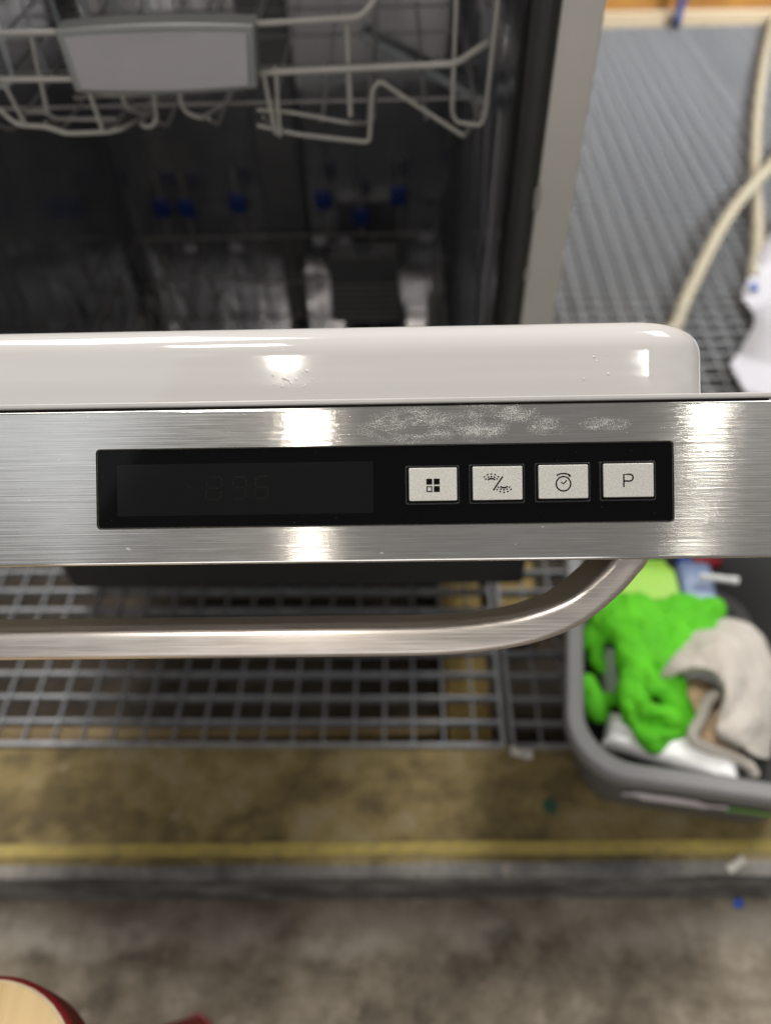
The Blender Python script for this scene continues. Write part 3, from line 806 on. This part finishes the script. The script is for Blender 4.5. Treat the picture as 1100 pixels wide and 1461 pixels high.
for a, b in zip(L, L[1:]):
    for k in range(len(a)): bm.faces.new((a[k], a[(k + 1) % len(a)], b[(k + 1) % len(a)], b[k]))
link('rim', bm, M['rim'], bn)
# illegible pale and green print on the front wall
def wallprint(pts, wd, mat, name):
    bm = bmesh.new()
    for seg in pts: ribbon(bm, seg, wd, 0, .0006)
    o = link(name, bm, M[mat], bn, smooth=False)
    sl = math.atan2(.018, .113)
    o.matrix_local = Matrix.Translation((0, -BD / 2 + .0203, .050)) @ Matrix.Rotation(math.pi / 2 + sl, 4, 'X')
M['logo_green'] = simple('green_print', (.14, .40, .06), .5)
M['logo_white'] = simple('pale_print', (.70, .66, .72), .5)
wallprint([[(-.070, .012), (-.060, .022), (-.045, .020), (-.030, .022), (.0, .020)], [(-.075, .012), (-.03, .013), (.015, .012), (.03, .016)], [(-.055, .005), (-.01, .007), (.012, .005)]], .008, 'logo_white', 'pale_print')
wallprint([[(.03, .007), (.05, .012), (.075, .010)]], .008, 'logo_green', 'green_print')

def blobby(name, chains, mat, vox, smooth_it, disp, label, cat):
    bm = bmesh.new()
    for ch in chains:
        pts = catmull([V(c[:3]) for c in ch], 5); n = len(ch)
        for i, p in enumerate(pts):
            t = i / 5; k = min(int(t), n - 2); r = ch[k][3] + (ch[k + 1][3] - ch[k][3]) * (t - k)
            mm = Matrix.Translation(p) @ Matrix.Diagonal((1, 1, .8, 1))
            bmesh.ops.create_icosphere(bm, subdivisions=2, radius=r, matrix=mm)
    o = link(name, bm, M[mat])
    rm = o.modifiers.new('remesh', 'REMESH'); rm.mode = 'VOXEL'; rm.voxel_size = vox; rm.use_smooth_shade = True
    sm = o.modifiers.new('smooth', 'SMOOTH'); sm.iterations = smooth_it; sm.factor = .6
    tx = bpy.data.textures.new(name + '_folds', 'MARBLE'); tx.marble_type = 'SHARP'; tx.noise_scale = .03; tx.turbulence = 7; tx.noise_depth = 2
    d = o.modifiers.new('folds', 'DISPLACE'); d.texture = tx; d.strength = disp; d.mid_level = .68; d.texture_coords = 'GLOBAL'
    return tag(o, label, cat)
blobby('rubber_glove', [
    [(0.2402, 0.4893, 0.100, 0.0200), (0.2543, 0.4910, 0.112, 0.0280), (0.2757, 0.4926, 0.112, 0.0260), (0.2798, 0.4671, 0.115, 0.0240), (0.2757, 0.4394, 0.116, 0.0220)],
    [(0.2611, 0.4692, 0.112, 0.0220), (0.2585, 0.4308, 0.116, 0.0200), (0.2520, 0.3979, 0.114, 0.0155), (0.2460, 0.3795, 0.110, 0.0125)],
    [(0.2458, 0.4931, 0.100, 0.0180), (0.2272, 0.4783, 0.098, 0.0130), (0.2179, 0.4674, 0.090, 0.0080)],
    [(0.2313, 0.4830, 0.098, 0.0100), (0.2236, 0.4564, 0.088, 0.0075), (0.2310, 0.4405, 0.084, 0.0060)],
    [(0.2445, 0.3979, 0.114, 0.0125), (0.2433, 0.3775, 0.114, 0.0125), (0.2490, 0.3588, 0.110, 0.0125), (0.2611, 0.3457, 0.108, 0.0140)],
    [(0.2814, 0.4426, 0.118, 0.0190), (0.2864, 0.4147, 0.118, 0.0150), (0.2924, 0.3917, 0.114, 0.0125), (0.2984, 0.3745, 0.106, 0.0110), (0.3034, 0.3593, 0.098, 0.0090)],
    [(0.2637, 0.4187, 0.122, 0.0090), (0.2654, 0.3971, 0.126, 0.0090), (0.2772, 0.3925, 0.122, 0.0090), (0.2885, 0.3819, 0.114, 0.0090)],
    [(0.2447, 0.3797, 0.116, 0.0090), (0.2567, 0.3670, 0.122, 0.0095), (0.2756, 0.3666, 0.116, 0.0095), (0.2938, 0.3650, 0.106, 0.0090)],
    [(0.2635, 0.3481, 0.106, 0.0090), (0.2802, 0.3551, 0.104, 0.0080), (0.2967, 0.3562, 0.098, 0.0075)],
    ], 'green', .0022, 2, .012, 'bright green glove lying fingers forward on the white packet in the bin', 'glove')
blobby('rubber_glove', [
    [(0.3070, 0.5000, 0.100, 0.0200), (0.3132, 0.4817, 0.106, 0.0260), (0.3099, 0.4560, 0.110, 0.0220), (0.2960, 0.4326, 0.112, 0.0200)],
    [(0.3208, 0.4999, 0.100, 0.0180), (0.3349, 0.5134, 0.100, 0.0160), (0.3473, 0.5073, 0.100, 0.0140)],
    [(0.3290, 0.4901, 0.100, 0.0200), (0.3455, 0.4934, 0.102, 0.0160), (0.3611, 0.4999, 0.102, 0.0150), (0.3680, 0.5110, 0.100, 0.0130)],
    [(0.3317, 0.4733, 0.104, 0.0140), (0.3494, 0.4796, 0.104, 0.0130)],
    ], 'green', .0022, 2, .012, 'crumpled bright green glove behind the beige towel in the bin', 'glove')
blobby('green_cloth', [
    [(0.2058, 0.4197, 0.090, 0.0120), (0.2082, 0.4068, 0.090, 0.0130), (0.2102, 0.3916, 0.090, 0.0130), (0.2153, 0.3819, 0.086, 0.0100)],
    [(0.2065, 0.4094, 0.085, 0.0100), (0.2187, 0.3965, 0.090, 0.0090), (0.2301, 0.3998, 0.090, 0.0080)],
    ], 'green', .0024, 3, .005, 'small green cloth end tucked against the left wall of the bin', 'cloth')
# lime dustpan-like tray standing at the back
bm = bmesh.new(); prism(bm, [(.262, .505), (.270, .56), (.285, .60), (.340, .602), (.350, .585), (.346, .52), (.332, .488), (.30, .490)], .068, .072)
lt = thing('lime_tray', 'flat lime green plastic tray behind the green gloves', 'tray')
link('plate', bm, M['lime'], lt, bevel=.0015)
bm = bmesh.new(); sweep(bm, [V(p) for p in ((.262, .505, .0735), (.270, .56, .0735), (.285, .60, .0735), (.340, .602, .0735))], circ(.003, 6)); link('raised_edge', bm, M['lime'], lt)
# packaging
pk = thing('blue_bottle', 'pale blue packet with dark blue and red top behind the gloves', 'packet', (.375, .57, .05), rad(-6))
link('pouch', bx((-.022, -.045, 0), (.022, .035, .022)), M['bluepack'], pk, bevel=.008, seg=3)
link('blue_band', bx((-.020, .0352, .001), (.0, .055, .021)), M['darkblue'], pk, bevel=.004)
link('red_cap', bx((.0005, .0352, .002), (.038, .056, .020)), M['redprint'], pk, bevel=.004)
pk.name = 'blue_packet'
bt = thing('small_tube', 'pale silver tube lying against the blue packet in the bin', 'tube', (.395, .565, .085), rad(-10))
link('body', tube([(-.022, 0, 0), (.014, 0, 0)], .0042, 12), M['silverfoil'], bt)
link('cap', tube([(.0145, 0, 0), (.023, 0, 0)], .005, 12), M['silverfoil'], bt)
for i, (x, y) in enumerate(((.385, .532), (.382, .515), (.392, .505))):
    bm = bmesh.new(); bmesh.ops.create_icosphere(bm, subdivisions=2, radius=.0055, matrix=Matrix.Translation((x, y, .06 - .012 * i)) @ Matrix.Diagonal((1.3, .8, .6, 1)))
    tag(link('foil_scrap', bm, M['silverfoil']), ['shiny foil scrap beside the blue packet, nearest to it', 'middle shiny foil scrap between the blue packet and the towel', 'shiny foil scrap close behind the beige towel'][i], 'litter', 'foil scraps by the right wall of the bin')

def patch(name, rows, mat, label, cat, parent=None, th=.004, disp=.003, sub=3):
    bm = bmesh.new(); G = [[bm.verts.new(p) for p in r] for r in rows]
    for a, b in zip(G, G[1:]):
        for k in range(len(a) - 1): bm.faces.new((a[k], a[k + 1], b[k + 1], b[k]))
    o = link(name, bm, M[mat], parent)
    s = o.modifiers.new('sub', 'SUBSURF'); s.levels = s.render_levels = sub
    so = o.modifiers.new('thick', 'SOLIDIFY'); so.thickness = th; so.offset = -1
    tx = bpy.data.textures.new(name + '_nap', 'CLOUDS'); tx.noise_scale = .03; tx.noise_depth = 3
    d = o.modifiers.new('nap', 'DISPLACE'); d.texture = tx; d.strength = disp; d.mid_level = .5; d.texture_coords = 'GLOBAL'
    if label: tag(o, label, cat)
    return o
tw = thing('towel', 'thick beige towel folded over a tan lining in the bin', 'towel')
patch('fold', [
    [(0.2945, 0.4172, 0.088), (0.3028, 0.4147, 0.113), (0.3183, 0.4135, 0.127), (0.3318, 0.4053, 0.134), (0.3392, 0.3907, 0.135), (0.3379, 0.3733, 0.130), (0.3315, 0.3601, 0.122), (0.3200, 0.3496, 0.110), (0.3353, 0.3416, 0.102), (0.3543, 0.3392, 0.090)],
    [(0.2868, 0.4102, 0.106), (0.2948, 0.4074, 0.131), (0.3098, 0.4060, 0.145), (0.3230, 0.3978, 0.152), (0.3301, 0.3835, 0.153), (0.3289, 0.3665, 0.148), (0.3228, 0.3537, 0.140), (0.3116, 0.3436, 0.128), (0.3267, 0.3359, 0.120), (0.3454, 0.3336, 0.108)],
    [(0.2825, 0.4046, 0.118), (0.2902, 0.4016, 0.143), (0.3049, 0.4001, 0.157), (0.3178, 0.3920, 0.164), (0.3248, 0.3779, 0.165), (0.3237, 0.3612, 0.160), (0.3177, 0.3486, 0.152), (0.3068, 0.3388, 0.140), (0.3216, 0.3312, 0.132), (0.3402, 0.3291, 0.120)],
    [(0.2804, 0.4047, 0.122), (0.2874, 0.4026, 0.150), (0.3064, 0.4072, 0.155), (0.3212, 0.4008, 0.162), (0.3285, 0.3845, 0.169), (0.3314, 0.3695, 0.159), (0.3281, 0.3563, 0.148), (0.3148, 0.3401, 0.143), (0.3263, 0.3298, 0.136), (0.3436, 0.3277, 0.119)],
    [(0.2772, 0.4043, 0.129), (0.2856, 0.4067, 0.154), (0.3100, 0.4189, 0.150), (0.3252, 0.4119, 0.160), (0.3349, 0.3951, 0.170), (0.3444, 0.3835, 0.152), (0.3420, 0.3665, 0.142), (0.3258, 0.3422, 0.147), (0.3350, 0.3306, 0.135), (0.3485, 0.3262, 0.117)],
    [(0.2755, 0.4065, 0.131), (0.2876, 0.4171, 0.148), (0.3154, 0.4342, 0.140), (0.3310, 0.4261, 0.156), (0.3471, 0.4131, 0.162), (0.3622, 0.4029, 0.139), (0.3584, 0.3786, 0.135), (0.3421, 0.3486, 0.143), (0.3487, 0.3351, 0.125), (0.3546, 0.3250, 0.114)],
    [(0.2779, 0.4148, 0.123), (0.2936, 0.4336, 0.132), (0.3219, 0.4513, 0.128), (0.3406, 0.4457, 0.144), (0.3658, 0.4390, 0.142), (0.3826, 0.4251, 0.123), (0.3779, 0.3937, 0.123), (0.3648, 0.3612, 0.126), (0.3657, 0.3425, 0.109), (0.3621, 0.3250, 0.107)],
    [(0.2845, 0.4297, 0.103), (0.3016, 0.4535, 0.112), (0.3297, 0.4707, 0.114), (0.3557, 0.4729, 0.120), (0.3892, 0.4708, 0.114), (0.4048, 0.4492, 0.104), (0.4026, 0.4141, 0.102), (0.3936, 0.3791, 0.098), (0.3843, 0.3510, 0.091), (0.3725, 0.3275, 0.095)],
    [(0.2922, 0.4465, 0.080), (0.3100, 0.4747, 0.090), (0.3406, 0.4950, 0.092), (0.3735, 0.5044, 0.092), (0.4137, 0.5045, 0.085), (0.4307, 0.4774, 0.080), (0.4320, 0.4387, 0.075), (0.4241, 0.3978, 0.070), (0.4050, 0.3610, 0.070), (0.3867, 0.3331, 0.075)]],
    'towel', None, None, tw, .0045, .010)
patch('tan_lining', [
    [(0.3044, 0.4132, 0.100), (0.3169, 0.4176, 0.106), (0.3316, 0.4157, 0.106), (0.3531, 0.4042, 0.100)],
    [(0.3022, 0.3922, 0.100), (0.3127, 0.3911, 0.110), (0.3273, 0.3878, 0.108), (0.3438, 0.3795, 0.100)],
    [(0.3001, 0.3728, 0.098), (0.3087, 0.3679, 0.108), (0.3206, 0.3608, 0.106), (0.3364, 0.3566, 0.098)],
    [(0.3036, 0.3533, 0.094), (0.3136, 0.3495, 0.102), (0.3269, 0.3457, 0.100), (0.3431, 0.3452, 0.094)],
    [(0.3194, 0.3395, 0.090), (0.3292, 0.3367, 0.096), (0.3422, 0.3355, 0.095), (0.3563, 0.3361, 0.090)],
    [(0.3386, 0.3237, 0.084), (0.3465, 0.3226, 0.090), (0.3555, 0.3240, 0.090), (0.3684, 0.3275, 0.085)]],
    'tan', None, None, tw, .004, .003)
bm = bmesh.new(); sweep(bm, catmull([(0.3368, 0.3871, 0.125), (0.3223, 0.3813, 0.124), (0.3102, 0.3622, 0.118), (0.2991, 0.3466, 0.112), (0.3104, 0.3361, 0.108), (0.3340, 0.3294, 0.104), (0.3535, 0.3215, 0.096), (0.3604, 0.3145, 0.088)], 6), circ(.0060, 8)); link('rolled_hem', bm, M['towel'], tw)
bm = bmesh.new(); sweep(bm, catmull([(0.3020, 0.3460, 0.093), (0.3132, 0.3350, 0.095), (0.3305, 0.3294, 0.092)], 5), circ(.0022, 6)); link('red_edge', bm, M['redprint'], tw)
# white packet
bm = bmesh.new(); bmesh.ops.create_grid(bm, x_segments=22, y_segments=12, size=.5)
for v in bm.verts:
    x, y = v.co.x, v.co.y
    edge = min(1, (.5 - abs(x)) * 9, (.5 - abs(y)) * 5)
    v.co = V((x * .136, y * .040 * (1 - .18 * x), .013 * max(0, edge) ** .5 + .0045 * noise.noise(V((x * 5, y * 4, 1))) + .002 * math.sin(y * 38)))
wp = thing('white_packet', 'crumpled white plastic packet with a pink mark under the green glove', 'packet', (.280, .340, .092), rad(-20.5))
o = link('wrapper', bm, M['packet'], wp); s = o.modifiers.new('t', 'SOLIDIFY'); s.thickness = .012; s.offset = -1
bm = bmesh.new(); bmesh.ops.create_icosphere(bm, subdivisions=2, radius=.006, matrix=Matrix.Translation((-.036, -.004, .0125)) @ Matrix.Diagonal((1, .9, .25, 1))); link('pink_mark', bm, M['pink'], wp)
# clear cup, dark things at the bottom
cu = thing('cloudy_cup', 'cloudy grey plastic cup lying by the left wall of the bin', 'cup', (.240, .430, .080), rad(-9))
bm = bmesh.new(); sweep(bm, [V((0, -.028, 0)), V((0, -.02, .001)), V((0, .03, .004))], circ(.0135, 16), cap=True); link('wall', bm, M['cup'], cu)
bm = bmesh.new(); sweep(bm, [V((0, -.031, -.0005)), V((0, -.0282, 0))], circ(.0148, 16)); link('lip', bm, M['cup'], cu)
ds = thing('scrub_brush', 'dark violet scrub brush half buried at the left of the bin', 'brush', (.214, .44, .045), rad(10))
link('block', bx((-.016, -.04, 0), (.022, .04, .018)), M['violet'], ds, bevel=.005)
link('grip', bx((-.008, -.03, .0182), (.012, .03, .026)), M['black'], ds, bevel=.004)
db = thing('black_sponge', 'black sponge under the gloves at the front of the bin', 'sponge', (.235, .375, .03), rad(-12))
link('pad', bx((-.035, -.03, 0), (.04, .04, .025)), M['black'], db, bevel=.006)
link('scourer', bx((-.034, -.029, .0252), (.039, .039, .030)), M['rubberblack'], db, bevel=.002)

# ------------------------------------------------------------------ stool at the lower left
st = thing('stool', 'low stool with pale wooden seat and red edge at the bottom corner', 'stool', (-.29, -.03, -.09))
bm = bmesh.new(); prism(bm, rrect(-.16, -.13, .119, .118, .062, 12), .425, .4595); link('seat', bm, M['red'], st, bevel=.003)
bm = bmesh.new(); prism(bm, rrect(-.1575, -.1275, .1165, .1155, .060, 12), .4596, .4606); link('seat_edge', bm, M['seat_edge'], st)
bm = bmesh.new(); prism(bm, rrect(-.1562, -.1262, .1152, .1142, .059, 12), .4607, .4613); link('seat_board', bm, M['seat_wood'], st, smooth=False)
for sx, sy in ((1, 1), (-1, 1), (-1, -1), (1, -1)):
    leg = link('leg', tube([(sx * .055 - .015, sy * .06, .4245), (sx * .072, sy * .147 , .012)], .012, 12), M['red'], st)
    link('foot', tube([(sx * .072, sy * .147, -.001), (sx * .072, sy * .147, .013)], .0145, 12), M['red'], leg)
print('verts', sum(len(o.data.vertices) for o in S.objects if o.type == 'MESH'))
